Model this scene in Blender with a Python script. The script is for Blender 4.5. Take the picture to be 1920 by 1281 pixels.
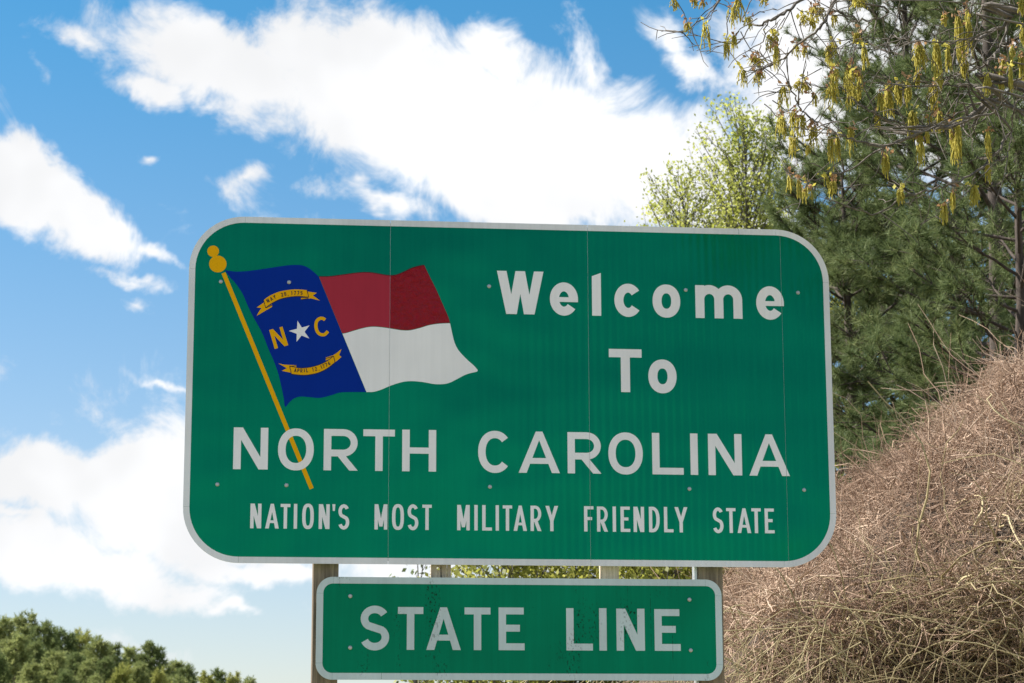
import bpy, bmesh, math, random
import numpy as np
from mathutils import Vector, Matrix, geometry

for o in list(bpy.data.objects): bpy.data.objects.remove(o)
S = bpy.context.scene
C = S.collection
rad = math.radians

# ------------------------------------------------------------------ camera
F = 4300.0                                   # focal length in photo pixels (1920 wide)
ZC = 4.05                                    # height of the middle of the big sign
SW, SH = 3.994, 2.1336                       # big sign, 13 ft x 7 ft
def solve_camera():
    px = np.array([[357,404],[1551,433],[1571,1065],[340.5,1055]], float)
    P = np.array([[-SW/2,SH/2],[SW/2,SH/2],[SW/2,-SH/2],[-SW/2,-SH/2]])
    A = []
    for (X,Y),(u,v) in zip(P,px):
        x = (u-960)/F; y = -(v-640.5)/F
        A.append([X,Y,1,0,0,0,-x*X,-x*Y,-x]); A.append([0,0,0,X,Y,1,-y*X,-y*Y,-y])
    H = np.linalg.svd(np.array(A))[2][-1].reshape(3,3)
    if H[2,2] < 0: H = -H
    h1,h2,h3 = H.T
    s = (np.linalg.norm(h1)+np.linalg.norm(h2))/2
    R = np.stack([h1/s,h2/s,np.cross(h1/s,h2/s)],1)
    U,_,V = np.linalg.svd(R); R = U@V
    return R, -(R.T@(h3/s))
RM, CP = solve_camera()                      # columns: sign right, sign up, sign depth, in camera terms
CAM = np.array([CP[0], CP[2], CP[1]+ZC])
def ray(u, v):
    d = RM.T @ np.array([(u-960)/F, -(v-640.5)/F, 1.0])
    return np.array([d[0], d[2], d[1]])
def on_y(u, v, Y):                           # point of the pixel's ray on the vertical plane y = Y
    d = ray(u,v); return CAM + d*((Y-CAM[1])/d[1])
def plane(u, v):                             # point on the sign face
    p = on_y(u,v,0.0); return (p[0], p[2])
cd = bpy.data.cameras.new('camera'); cam = bpy.data.objects.new('camera', cd); C.objects.link(cam)
cd.sensor_width = 36; cd.lens = F/1920*36; cd.clip_start = 0.1; cd.clip_end = 3000
right = ray(960+F,640.5)-ray(960,640.5); upv = ray(960,640.5-F)-ray(960,640.5); fw = ray(960,640.5)
cam.matrix_world = Matrix(((right[0],upv[0],-fw[0],CAM[0]),(right[1],upv[1],-fw[1],CAM[1]),(right[2],upv[2],-fw[2],CAM[2]),(0,0,0,1)))
cd.dof.use_dof = True; cd.dof.focus_distance = 13.9; cd.dof.aperture_fstop = 8.0
S.camera = cam

# ------------------------------------------------------------------ sun, sky, exposure
SUN_AZ, SUN_EL = -74.0, 50.0                 # degrees from +Y towards +X, and above the horizon
SUN_STRENGTH, SKY_STRENGTH, EXPOSURE = 5.0, 0.07, 1.22
sun_dir = Vector((math.sin(rad(SUN_AZ))*math.cos(rad(SUN_EL)), math.cos(rad(SUN_AZ))*math.cos(rad(SUN_EL)), math.sin(rad(SUN_EL))))
sl = bpy.data.lights.new('sun','SUN'); sl.energy = SUN_STRENGTH; sl.angle = rad(0.53); sl.color = (1.0,0.95,0.87)
so = bpy.data.objects.new('sun', sl); C.objects.link(so); so.rotation_euler = sun_dir.to_track_quat('Z','Y').to_euler(); so.location = (-20,10,40)

class NT:
    def __init__(s, tree): s.t = tree; tree.nodes.clear()
    def n(s, kind, **kw):
        nd = s.t.nodes.new(kind)
        for k,v in kw.items():
            if k == 'ins':
                for kk,vv in v.items(): s.set(nd.inputs[kk], vv)
            else: setattr(nd,k,v)
        return nd
    def set(s, inp, v):
        if isinstance(v, bpy.types.NodeSocket): s.t.links.new(v, inp)
        else: inp.default_value = v
    def m(s, op, a, b=None, c=None, clamp=False):
        nd = s.t.nodes.new('ShaderNodeMath'); nd.operation = op; nd.use_clamp = clamp
        s.set(nd.inputs[0],a)
        if b is not None: s.set(nd.inputs[1],b)
        if c is not None: s.set(nd.inputs[2],c)
        return nd.outputs[0]
    def mapr(s, v, a, b, c=0.0, d=1.0, smooth=True):
        nd = s.t.nodes.new('ShaderNodeMapRange'); nd.interpolation_type = 'SMOOTHSTEP' if smooth else 'LINEAR'
        for i,x in enumerate((v,a,b,c,d)): s.set(nd.inputs[i],x)
        return nd.outputs[0]
    def mix(s, f, a, b, blend='MIX'):
        nd = s.t.nodes.new('ShaderNodeMix'); nd.data_type = 'RGBA'; nd.blend_type = blend
        s.set(nd.inputs[0],f); s.set(nd.inputs[6],a); s.set(nd.inputs[7],b)
        return nd.outputs[2]
    def noise(s, vec, scale, detail=4, rough=0.55, dist=0.0, out=0):
        nd = s.n('ShaderNodeTexNoise'); nd.inputs['Scale'].default_value = scale; nd.inputs['Detail'].default_value = detail
        nd.inputs['Roughness'].default_value = rough; nd.inputs['Distortion'].default_value = dist
        if vec is not None: s.set(nd.inputs['Vector'],vec)
        return nd.outputs[out]
    def comb(s, x, y, z=0.0):
        nd = s.n('ShaderNodeCombineXYZ'); s.set(nd.inputs[0],x); s.set(nd.inputs[1],y); s.set(nd.inputs[2],z); return nd.outputs[0]

w = bpy.data.worlds.new('World'); S.world = w; w.use_nodes = True
T = NT(w.node_tree)
sky = T.n('ShaderNodeTexSky', sky_type='NISHITA', sun_disc=False)
sky.sun_elevation = rad(SUN_EL); sky.sun_rotation = rad(SUN_AZ); sky.altitude = 200; sky.air_density = 1.0; sky.dust_density = 0.6; sky.ozone_density = 1.6
tc = T.n('ShaderNodeTexCoord').outputs['Generated']
sep = T.n('ShaderNodeSeparateXYZ', ins={0:tc})
az = T.m('ARCTAN2', sep.outputs[0], sep.outputs[1]); el = T.m('ARCSINE', sep.outputs[2])
base_noise = T.noise(tc, 9.0, 4, 0.6, 0.0)
warp = T.n('ShaderNodeTexNoise', ins={'Vector':tc,'Scale':30.0,'Detail':4.0,'Roughness':0.6})
wv = T.n('ShaderNodeVectorMath', operation='SUBTRACT', ins={0:warp.outputs['Color'],1:(0.5,0.5,0.5)}).outputs[0]
wv = T.n('ShaderNodeVectorMath', operation='MULTIPLY', ins={0:wv,1:(0.028,0.028,0.0)}).outputs[0]
pos = T.n('ShaderNodeVectorMath', operation='ADD', ins={0:T.comb(az,el),1:wv}).outputs[0]
# cloud banks of this sky: photo position, half axes and tilt in pixels, turned into azimuth and elevation, strength
BANKS = [(430,130,250,80,14,1),(640,150,190,120,20,1.0),(690,95,115,80,0,1),(850,230,330,120,15,1.0),(1080,275,290,110,14,1.0),(1260,330,160,85,12,1),
 (980,350,260,70,8,1),(1105,120,26,70,-20,.40),(930,100,70,36,20,.5),(280,160,70,34,15,.65),(165,80,80,30,15,.45),(1570,140,190,190,0,1),(1750,90,240,240,0,1),
 (1460,190,70,130,10,.8),(1310,130,90,26,42,.45),(1390,230,30,30,0,.3),(1460,430,110,40,0,.4),(60,350,130,62,30,1),(150,405,118,46,30,.95),(285,478,60,15,25,.42),(250,560,36,13,15,.36),
 (245,525,60,12,15,.35),(415,350,44,20,40,.26),(450,335,40,18,-20,.28),(310,715,44,8,5,.3),(282,300,14,10,0,.3),(720,385,110,24,12,.5),(70,120,14,40,-30,.22),
 (60,885,190,52,4,.9),(250,895,200,58,-6,.95),(380,960,200,100,0,1),(90,1045,230,62,12,.95),(230,1095,150,40,10,.95),(500,1070,190,26,6,.7),(430,1140,44,12,10,.45),
 (290,1232,90,24,15,.4),(20,960,60,14,10,.4),(900,900,500,200,5,.8),(600,560,200,90,20,.4),(-260,620,180,70,20,.8),(-250,200,170,120,0,.8)]
tot = None
for (u,v,rx,ry,ang,amp) in BANKS:
    d = ray(u,v); d = d/np.linalg.norm(d); a0 = math.atan2(d[0],d[1]); e0 = math.asin(d[2])
    mp = T.n('ShaderNodeMapping', vector_type='TEXTURE', ins={'Vector':pos,'Location':(a0,e0,0),'Rotation':(0,0,rad(-ang)),'Scale':(rx/F/math.cos(e0),ry/F,1)})
    ln = T.n('ShaderNodeVectorMath', operation='LENGTH', ins={0:mp.outputs[0]}).outputs['Value']
    q = T.m('MULTIPLY', T.m('SUBTRACT', 1.25, ln), amp)
    tot = q if tot is None else T.m('SMOOTH_MAX', tot, q, 0.15)
tot = T.m('MINIMUM', T.m('MAXIMUM', tot, -0.6), 0.75)
# the same kind of broken cumulus over the rest of the sky
dc = fw/np.linalg.norm(fw)
dot = T.n('ShaderNodeVectorMath', operation='DOT_PRODUCT', ins={0:tc,1:tuple(dc)}).outputs['Value']
outside = T.mapr(dot, math.cos(rad(15)), math.cos(rad(22)))
gen = T.mapr(T.noise(tc, 4.5, 3, 0.5), 0.40, 0.62, -0.55, 0.75, False)
tot = T.n('ShaderNodeMix', data_type='FLOAT', ins={0:outside,2:tot,3:gen}).outputs[0]
fine = T.noise(tc, 25.0, 8, 0.69, 0.55)
fr = T.m('ADD', T.m('MULTIPLY', T.m('SUBTRACT', base_noise, 0.5), 0.9), T.m('MULTIPLY', T.m('SUBTRACT', fine, 0.5), 1.75))
dens = T.m('ADD', tot, fr)
mask = T.mapr(dens, -0.12, 0.52)
body = T.mapr(T.noise(tc, 14.0, 3, 0.6), 0.3, 0.7, 0.86, 1.03)
cl = T.n('ShaderNodeVectorMath', operation='SCALE', ins={0:(6.5,6.55,6.65),'Scale':body}).outputs[0]
tint = T.mix(T.mapr(el, 0.02, 0.44), (0.92,0.85,0.86,1), (0.22,0.77,0.94,1))
skc = T.mix(1.0, sky.outputs[0], tint, 'MULTIPLY')
col = T.mix(mask, skc, cl)
bg = T.n('ShaderNodeBackground', ins={'Color':col,'Strength':SKY_STRENGTH})
wo = T.n('ShaderNodeOutputWorld'); w.node_tree.links.new(bg.outputs[0], wo.inputs[0])

S.render.engine = 'CYCLES'
S.view_settings.view_transform = 'Standard'; S.view_settings.look = 'None'; S.view_settings.exposure = EXPOSURE; S.view_settings.gamma = 1; S.view_settings.use_curve_mapping = False
S.cycles.max_bounces = 5; S.cycles.transmission_bounces = 4; S.cycles.transparent_max_bounces = 4

# ------------------------------------------------------------------ materials
def mat(name):
    m = bpy.data.materials.new(name); m.use_nodes = True
    t = NT(m.node_tree); out = t.n('ShaderNodeOutputMaterial'); b = t.n('ShaderNodeBsdfPrincipled')
    m.node_tree.links.new(b.outputs[0], out.inputs[0])
    return m, t, b, out
def obj_co(t): return t.n('ShaderNodeTexCoord').outputs['Object']
def sheeting(name, colr, rough=0.3, spec=0.5, var=0.06, stripes='x', bump=0.0, wear=0.0, coat=0.0, tint=None, gloss=0.0):
    m,t,b,out = mat(name); co = obj_co(t)
    n1 = t.noise(co, 1.3, 3); n2 = t.noise(t.n('ShaderNodeMapping', ins={'Vector':co,'Scale':(30,30,1.2)}).outputs[0], 1.0, 5, 0.6)
    v = t.m('ADD', t.mapr(n1,0.3,0.7,1-var,1+var), t.mapr(n2,0.3,0.7,-var*0.5,var*0.5))
    c = t.n('ShaderNodeVectorMath', operation='SCALE', ins={0:colr,'Scale':v}).outputs[0]
    if wear:                                           # mildew specks and runs
        sp = t.noise(t.n('ShaderNodeMapping', ins={'Vector':co,'Scale':(70,70,40)}).outputs[0], 1.0, 3, 0.7)
        patch = t.noise(t.n('ShaderNodeMapping', ins={'Vector':co,'Scale':(5.0,5.0,1.6)}).outputs[0], 1.0, 4, 0.6)
        k = t.m('MULTIPLY', t.mapr(sp,0.56,0.61), t.mapr(patch,0.53,0.66), clamp=True)
        run = t.noise(t.n('ShaderNodeMapping', ins={'Vector':co,'Scale':(60,60,0.5)}).outputs[0], 1.0, 3, 0.6)
        brk = t.noise(t.n('ShaderNodeMapping', ins={'Vector':co,'Scale':(60,60,45)}).outputs[0], 1.0, 2, 0.6)
        sepx = t.n('ShaderNodeSeparateXYZ', ins={0:co}).outputs[0]
        side = t.mapr(sepx, 0.45, 0.75)
        k2 = t.m('MULTIPLY', t.m('MULTIPLY', t.mapr(run,0.635,0.67), t.mapr(brk,0.40,0.52)), t.m('ADD', t.m('MULTIPLY',side,0.85),0.1))
        k = t.m('MULTIPLY', t.m('MAXIMUM', k, k2), wear, clamp=True)
        c = t.mix(k, c, (0.008,0.016,0.010,1))
    t.set(b.inputs['Base Color'], c)
    b.inputs['Specular IOR Level'].default_value = spec
    if tint: b.inputs['Specular Tint'].default_value = tint+(1,)
    t.set(b.inputs['Roughness'], t.mapr(n1,0.3,0.7,rough*0.85,rough*1.15))
    if coat: b.inputs['Coat Weight'].default_value = coat; b.inputs['Coat Roughness'].default_value = 0.08
    if bump:
        wv = t.n('ShaderNodeTexWave', wave_type='BANDS', bands_direction='X' if stripes=='x' else 'Z', ins={'Vector':co,'Scale':6.4,'Distortion':0.6,'Detail':1.0,'Detail Scale':0.4})
        amp = t.mapr(t.n('ShaderNodeSeparateXYZ', ins={0:co}).outputs[0], -0.2, 1.0, 0.0001, 0.0011)
        h = t.m('ADD', t.m('MULTIPLY', wv.outputs['Fac'], amp), t.m('MULTIPLY', t.noise(t.n('ShaderNodeMapping', ins={'Vector':co,'Scale':(1.0,1.0,1.25)}).outputs[0], 0.95, 2), 0.030))
        bp = t.n('ShaderNodeBump', ins={'Height':h,'Strength':bump,'Distance':1.0}); t.set(b.inputs['Normal'], bp.outputs[0])
        if gloss:                                      # light returned through the dyed prismatic film keeps its colour
            gl = t.n('ShaderNodeBsdfGlossy', ins={'Color':tint+(1,),'Roughness':rough,'Normal':bp.outputs[0]})
            mx = t.n('ShaderNodeMixShader', ins={0:gloss,1:b.outputs[0],2:gl.outputs[0]}); m.node_tree.links.new(mx.outputs[0], out.inputs[0])
    return m
GREEN = sheeting('green_sheeting', (0.001,0.088,0.044), 0.15, 0.3, 0.12, 'x', 0.7, tint=(0.01,0.9,0.47), gloss=0.11)
GREEN2 = sheeting('old_green_sheeting', (0.001,0.185,0.100), 0.5, 0.04, 0.10, 'x', 0.0, 1.0)
WHITE_V = sheeting('white_sheeting', (0.77,0.745,0.79), 0.4, 0.3, 0.05, 'x', 0.35)
WHITE_H = sheeting('white_sheeting_turned', (0.77,0.745,0.79), 0.4, 0.3, 0.05, 'z', 0.35)
WHITE_OLD = sheeting('old_white_sheeting', (0.50,0.58,0.61), 0.55, 0.15, 0.08, 'x', 0.0, 0.5)
BORDER = sheeting('white_border_tape', (0.66,0.66,0.71), 0.4, 0.4, 0.10, 'x', 0.15)
BLUE = sheeting('blue_sheeting', (0.001,0.024,0.26), 0.5, 0.05, 0.04)
RED = sheeting('red_sheeting', (0.35,0.024,0.046), 0.4, 0.10, 0.06)
def wrinkled_red():
    m,t,b,_ = mat('wrinkled_red_film'); co = obj_co(t)
    b.inputs['Base Color'].default_value = (0.25,0.003,0.012,1); b.inputs['Roughness'].default_value = 0.10; b.inputs['Specular IOR Level'].default_value = 0.45; b.inputs['Specular Tint'].default_value = (1,0.35,0.4,1)
    n = t.noise(co, 26, 4, 0.6, 0.8)
    t.set(b.inputs['Normal'], t.n('ShaderNodeBump', ins={'Height':n,'Strength':1.0,'Distance':0.03}).outputs[0])
    return m
RED2 = wrinkled_red()
GOLD = sheeting('gold_sheeting', (0.74,0.37,0.003), 0.5, 0.05, 0.05)
INK = sheeting('dark_ink', (0.03,0.022,0.03), 0.6, 0.3, 0.0)
def metal(name, c, rough, met=0.9):
    m,t,b,_ = mat(name); co = obj_co(t); n = t.noise(co, 18, 5)
    t.set(b.inputs['Base Color'], t.mix(t.mapr(n,0.3,0.7), tuple(x*0.75 for x in c)+(1,), tuple(c)+(1,)))
    b.inputs['Metallic'].default_value = met; t.set(b.inputs['Roughness'], t.mapr(n,0.3,0.7,rough*0.8,rough*1.2)); return m
ALU = metal('weathered_aluminium', (0.6,0.6,0.6), 0.45)
GALV = metal('galvanised_steel', (0.62,0.62,0.62), 0.4, 0.8)
TIN = metal('bolt_metal', (0.46,0.46,0.46), 0.3, 0.85)
def wood(name, dark, light):
    m,t,b,_ = mat(name); co = obj_co(t)
    g = t.noise(t.n('ShaderNodeMapping', ins={'Vector':co,'Scale':(60,60,2.2)}).outputs[0], 1.0, 7, 0.65, 0.3)
    st = t.noise(t.n('ShaderNodeMapping', ins={'Vector':co,'Scale':(9,9,3)}).outputs[0], 1.0, 4, 0.6)
    c = t.mix(t.mapr(g,0.3,0.7), dark+(1,), light+(1,)); c = t.mix(t.mapr(st,0.52,0.72), c, tuple(x*0.45 for x in dark)+(1,))
    t.set(b.inputs['Base Color'], c); b.inputs['Roughness'].default_value = 0.85
    t.set(b.inputs['Normal'], t.n('ShaderNodeBump', ins={'Height':g,'Strength':0.5,'Distance':0.004}).outputs[0]); return m
POST = wood('weathered_post_wood', (0.13,0.098,0.072), (0.31,0.235,0.17))
PINEWOOD = wood('pale_timber', (0.48,0.38,0.29), (0.70,0.59,0.48))
def bark(name, a, b_):
    m,t,b,_ = mat(name); co = obj_co(t)
    n = t.noise(t.n('ShaderNodeMapping', ins={'Vector':co,'Scale':(12,12,4)}).outputs[0], 1.0, 6, 0.65)
    t.set(b.inputs['Base Color'], t.mix(t.mapr(n,0.3,0.7), a+(1,), b_+(1,))); b.inputs['Roughness'].default_value = 0.9
    t.set(b.inputs['Normal'], t.n('ShaderNodeBump', ins={'Height':n,'Strength':0.8,'Distance':0.02}).outputs[0]); return m
PBARK = bark('pine_bark', (0.030,0.022,0.018), (0.085,0.062,0.05))
GBARK = bark('grey_bark', (0.06,0.055,0.05), (0.17,0.155,0.14))
OBARK = bark('oak_bark', (0.05,0.042,0.035), (0.16,0.135,0.115))
def leafy(name, stops, trans=0.35, rough=0.55, spec=0.3):
    m,t,b,out = mat(name)
    g = t.n('ShaderNodeNewGeometry').outputs['Random Per Island']
    n = t.noise(obj_co(t), 0.5, 3)
    f = t.m('ADD', t.m('MULTIPLY', g, 0.65), t.m('MULTIPLY', t.mapr(n,0.3,0.7), 0.35), clamp=True)
    cr = t.n('ShaderNodeValToRGB', ins={0:f}); e = cr.color_ramp.elements
    for i,(p,c) in enumerate(stops):
        x = e[i] if i < 2 else e.new(p)
        x.position = p; x.color = c+(1,)
    b.inputs['Roughness'].default_value = rough; b.inputs['Specular IOR Level'].default_value = spec
    t.set(b.inputs['Base Color'], cr.outputs[0])
    if trans:
        tr = t.n('ShaderNodeBsdfTranslucent', ins={'Color':cr.outputs[0]})
        mx = t.n('ShaderNodeMixShader', ins={0:trans,1:b.outputs[0],2:tr.outputs[0]})
        m.node_tree.links.new(mx.outputs[0], out.inputs[0])
    return m
NEEDLE = leafy('pine_needles', [(0,(0.055,0.085,0.030)),(1,(0.27,0.29,0.13)),(0.6,(0.135,0.175,0.068))], 0.30, 0.6, 0.15)
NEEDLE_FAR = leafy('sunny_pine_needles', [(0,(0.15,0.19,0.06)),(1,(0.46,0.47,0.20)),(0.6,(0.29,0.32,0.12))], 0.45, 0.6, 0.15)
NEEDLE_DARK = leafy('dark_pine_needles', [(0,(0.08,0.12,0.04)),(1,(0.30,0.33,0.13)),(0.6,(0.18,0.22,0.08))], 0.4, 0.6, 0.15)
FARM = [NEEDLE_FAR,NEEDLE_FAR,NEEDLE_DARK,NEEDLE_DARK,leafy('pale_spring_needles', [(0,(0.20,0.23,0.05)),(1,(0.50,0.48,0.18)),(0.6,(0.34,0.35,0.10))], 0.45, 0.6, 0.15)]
SPRING = leafy('new_leaves', [(0,(0.27,0.31,0.06)),(1,(0.56,0.56,0.18)),(0.5,(0.40,0.43,0.09))], 0.55)
YELLOW = leafy('yellow_green_leaves', [(0,(0.14,0.16,0.03)),(1,(0.46,0.44,0.12)),(0.5,(0.30,0.31,0.06))], 0.5)
CATKIN = leafy('catkins', [(0,(0.36,0.29,0.05)),(1,(0.68,0.62,0.16)),(0.5,(0.52,0.45,0.08))], 0.4, 0.7)
BUD = leafy('red_brown_new_leaves', [(0,(0.24,0.11,0.06)),(1,(0.45,0.28,0.14))], 0.4)
TWIG = leafy('dry_vines', [(0,(0.185,0.118,0.084)),(1,(0.66,0.52,0.40)),(0.62,(0.37,0.256,0.185))], 0.0, 0.8, 0.2)
STEM = leafy('olive_vine_stems', [(0,(0.17,0.13,0.065)),(1,(0.50,0.42,0.25))], 0.0, 0.8, 0.2)
def ground_mat():
    m,t,b,_ = mat('grass_and_litter'); co = obj_co(t); n = t.noise(co, 0.35, 6); n2 = t.noise(co, 6, 5)
    c = t.mix(t.mapr(n,0.4,0.6), (0.13,0.15,0.06,1), (0.27,0.23,0.14,1)); c = t.mix(t.m('MULTIPLY',n2,0.4), c, (0.08,0.075,0.04,1), 'MIX')
    t.set(b.inputs['Base Color'], c); b.inputs['Roughness'].default_value = 0.95; return m
GROUND = ground_mat()
def shade_litter():  # litter brown, darkened to paint in the shade of the thicket's gaps
    m,t,b,_ = mat('thicket_gap_shade'); n = t.noise(obj_co(t), 9, 6, 0.7)
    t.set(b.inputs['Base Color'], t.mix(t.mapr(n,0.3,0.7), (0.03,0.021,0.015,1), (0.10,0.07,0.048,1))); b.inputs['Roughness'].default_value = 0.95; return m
SHADE_LITTER = shade_litter()

# ------------------------------------------------------------------ object helpers
BASE = {}
def thing(name, label, cat, loc, group=None):
    o = bpy.data.objects.new(name, None); o.empty_display_size = 0.2; C.objects.link(o); o.location = loc
    o['label'] = label; o['category'] = cat
    if group: o['group'] = group
    BASE[o.name] = np.array(loc, float); return o
def add(name, me, m, parent=None):
    o = bpy.data.objects.new(name, me); C.objects.link(o)
    if m is not None and not me.materials: me.materials.append(m)
    if parent is not None: o.parent = parent; BASE[o.name] = BASE[parent.name]
    return o
def base_of(parent): return BASE[parent.name] if parent is not None else np.zeros(3)
def mesh_np(name, verts, quads=None, tris=None, smooth=False):
    me = bpy.data.meshes.new(name); verts = np.asarray(verts, np.float32).reshape(-1,3)
    q = np.zeros((0,4),np.int32) if quads is None else np.asarray(quads,np.int32).reshape(-1,4)
    t = np.zeros((0,3),np.int32) if tris is None else np.asarray(tris,np.int32).reshape(-1,3)
    me.vertices.add(len(verts)); me.vertices.foreach_set('co', verts.ravel())
    me.loops.add(q.size+t.size); me.loops.foreach_set('vertex_index', np.concatenate([q.ravel(),t.ravel()]))
    me.polygons.add(len(q)+len(t))
    me.polygons.foreach_set('loop_start', np.concatenate([np.arange(len(q))*4, q.size+np.arange(len(t))*3]).astype(np.int32))
    me.polygons.foreach_set('use_smooth', np.full(len(q)+len(t), smooth))
    me.update(calc_edges=True); return me
def tubes(P, R, sides=4):
    """P (N,K,3) centre lines, R (N,K) radii -> verts, quads of open tubes that taper"""
    P = np.asarray(P,float); R = np.asarray(R,float); N,K,_ = P.shape
    tg = np.gradient(P, axis=1); tg /= np.linalg.norm(tg,axis=2,keepdims=True)+1e-9
    ref = np.where(np.abs(tg[:,:1,2:3])>0.8, np.array([1.0,0,0]), np.array([0,0,1.0]))
    a = np.cross(tg, np.broadcast_to(ref,tg.shape)); a /= np.linalg.norm(a,axis=2,keepdims=True)+1e-9
    b = np.cross(tg,a)
    th = np.arange(sides)*2*np.pi/sides
    V = P[:,:,None,:] + R[:,:,None,None]*(np.cos(th)[None,None,:,None]*a[:,:,None,:]+np.sin(th)[None,None,:,None]*b[:,:,None,:])
    i = np.arange(N)[:,None,None]*K*sides + np.arange(K-1)[None,:,None]*sides; s = np.arange(sides)[None,None,:]; s2 = (s+1)%sides
    Q = np.stack([i+s, i+s2, i+sides+s2, i+sides+s],-1).reshape(-1,4)
    return V.reshape(-1,3), Q
class Acc:
    def __init__(s): s.v=[]; s.q=[]; s.t=[]; s.n=0
    def add(s, v, q=None, t=None):
        v = np.asarray(v,float).reshape(-1,3); s.v.append(v)
        if q is not None and len(q): s.q.append(np.asarray(q)+s.n)
        if t is not None and len(t): s.t.append(np.asarray(t)+s.n)
        s.n += len(v)
    def tube(s, pts, radii, sides=6):
        s.add(*tubes(np.asarray(pts)[None], np.asarray(radii)[None], sides))
    def mesh(s, name, off=None, smooth=False):
        v = np.concatenate(s.v); v = v if off is None else v-off
        return mesh_np(name, v, np.concatenate(s.q) if s.q else None, np.concatenate(s.t) if s.t else None, smooth)
def box(x0,x1,y0,y1,z0,z1, bev=0.0, off=None):
    bm = bmesh.new(); bmesh.ops.create_cube(bm, size=1.0)
    for v in bm.verts: v.co = Vector((x0+(v.co.x+.5)*(x1-x0), y0+(v.co.y+.5)*(y1-y0), z0+(v.co.z+.5)*(z1-z0)))
    if bev: bmesh.ops.bevel(bm, geom=bm.edges[:], offset=bev, segments=1, affect='EDGES')
    if off is not None: bmesh.ops.translate(bm, vec=Vector(-off), verts=bm.verts)
    me = bpy.data.meshes.new('box'); bm.to_mesh(me); bm.free(); return me

# ------------------------------------------------------------------ ground
def sstep(a,b,x): t = np.clip((x-a)/(b-a),0,1); return t*t*(3-2*t)
def gz(x,y):
    x = np.asarray(x,float); y = np.asarray(y,float)
    return 3.2*sstep(4,16,y)*sstep(-3,7,x)*(1-0.5*sstep(60,140,y)) + 0.12*np.sin(x*0.21)*np.cos(y*0.17)*sstep(4,20,np.hypot(x,y))
gx = np.concatenate([np.linspace(-1500,-60,24),np.linspace(-55,55,111),np.linspace(60,1500,24)])
gy = np.concatenate([np.linspace(-1500,-40,20),np.linspace(-36,60,97),np.linspace(65,1500,30)])
GX,GY = np.meshgrid(gx,gy); GZ = gz(GX,GY); nx = len(gx)
ii = (np.arange(len(gy)-1)[:,None]*nx+np.arange(nx-1)[None,:]).ravel()
g = add('ground', mesh_np('ground', np.stack([GX,GY,GZ],-1).reshape(-1,3), np.stack([ii,ii+1,ii+nx+1,ii+nx],-1), smooth=True), GROUND); g['kind'] = 'structure'

# ------------------------------------------------------------------ flat shapes on the signs
SEAMS = [plane(730,730)[0], plane(1104.5,740)[0], plane(1471,760)[0]]
GAP = 0.0018
def prism(name, polys, yf, yb, parent, m, seams=True, step=0.0001):
    """polys: list of (points2d, faces) in the sign plane; a thin sheet standing proud of the panel, cut at the panel seams"""
    bm = bmesh.new(); off = base_of(parent)
    for k,(pts,faces) in enumerate(polys):
        y0 = yf - k*step
        cnt = {}
        for f in faces:
            for a,b in zip(f, list(f[1:])+[f[0]]): cnt[(min(a,b),max(a,b))] = cnt.get((min(a,b),max(a,b)),0)+1
        fv = [bm.verts.new((p[0]-off[0], y0-off[1], p[1]-off[2])) for p in pts]
        bv = [bm.verts.new((p[0]-off[0], yb-off[1], p[1]-off[2])) for p in pts]
        for f in faces:
            try: bm.faces.new([fv[i] for i in f])
            except ValueError: pass
            for a,b in zip(f, list(f[1:])+[f[0]]):
                if cnt[(min(a,b),max(a,b))] == 1:
                    try: bm.faces.new([fv[a],fv[b],bv[b],bv[a]])
                    except ValueError: pass
    bm.normal_update()
    for f in bm.faces:
        if abs(f.normal.y) > 0.9 and f.normal.y > 0: f.normal_flip()
    if seams:
        xs = [v.co.x+off[0] for v in bm.verts]
        for sx in SEAMS:
            if min(xs) < sx-0.004 and max(xs) > sx+0.004:
                other = bm.copy()
                for b,side in ((bm,1),(other,-1)):
                    bmesh.ops.bisect_plane(b, geom=b.verts[:]+b.edges[:]+b.faces[:], plane_co=(sx-off[0]-side*GAP/2,0,0), plane_no=(side,0,0), clear_outer=True)
                tmp = bpy.data.meshes.new('t'); other.to_mesh(tmp); other.free(); bm.from_mesh(tmp); bpy.data.meshes.remove(tmp)
    me = bpy.data.meshes.new(name); bm.to_mesh(me); bm.free()
    return add(name, me, m, parent)
def ngon(pts):
    tr = geometry.tessellate_polygon([[Vector((p[0],p[1],0)) for p in pts]])
    return (list(pts), [tuple(t) for t in tr])
def strip(pts, t, closed=False):
    P = np.asarray(pts,float); n = len(P)
    if closed: d = np.roll(P,-1,0)-np.roll(P,1,0)
    else: d = np.gradient(P,axis=0)
    d /= np.linalg.norm(d,axis=1,keepdims=True)+1e-12
    nr = np.stack([-d[:,1],d[:,0]],1)
    ht = t/2 if np.isscalar(t) else np.asarray(t)[:,None]/2
    L = P+nr*ht; Rr = P-nr*ht
    pts2 = [tuple(p) for p in np.concatenate([L,Rr])]
    m_ = n if closed else n-1
    return (pts2, [(i,(i+1)%n,n+(i+1)%n,n+i) for i in range(m_)])
def rect(x0,y0,x1,y1): return ([(x0,y0),(x1,y0),(x1,y1),(x0,y1)],[(0,1,2,3)])
def quad(*p): return (list(p),[(0,1,2,3)])
def sarc(cx,cy,rx,ry,a0,a1,n=28,e=2.0):
    out = []
    for k in range(n+1):
        a = rad(a0+(a1-a0)*k/n); c,s_ = math.cos(a),math.sin(a)
        out.append((cx+rx*math.copysign(abs(c)**(2/e),c), cy+ry*math.copysign(abs(s_)**(2/e),s_)))
    return out
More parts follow.
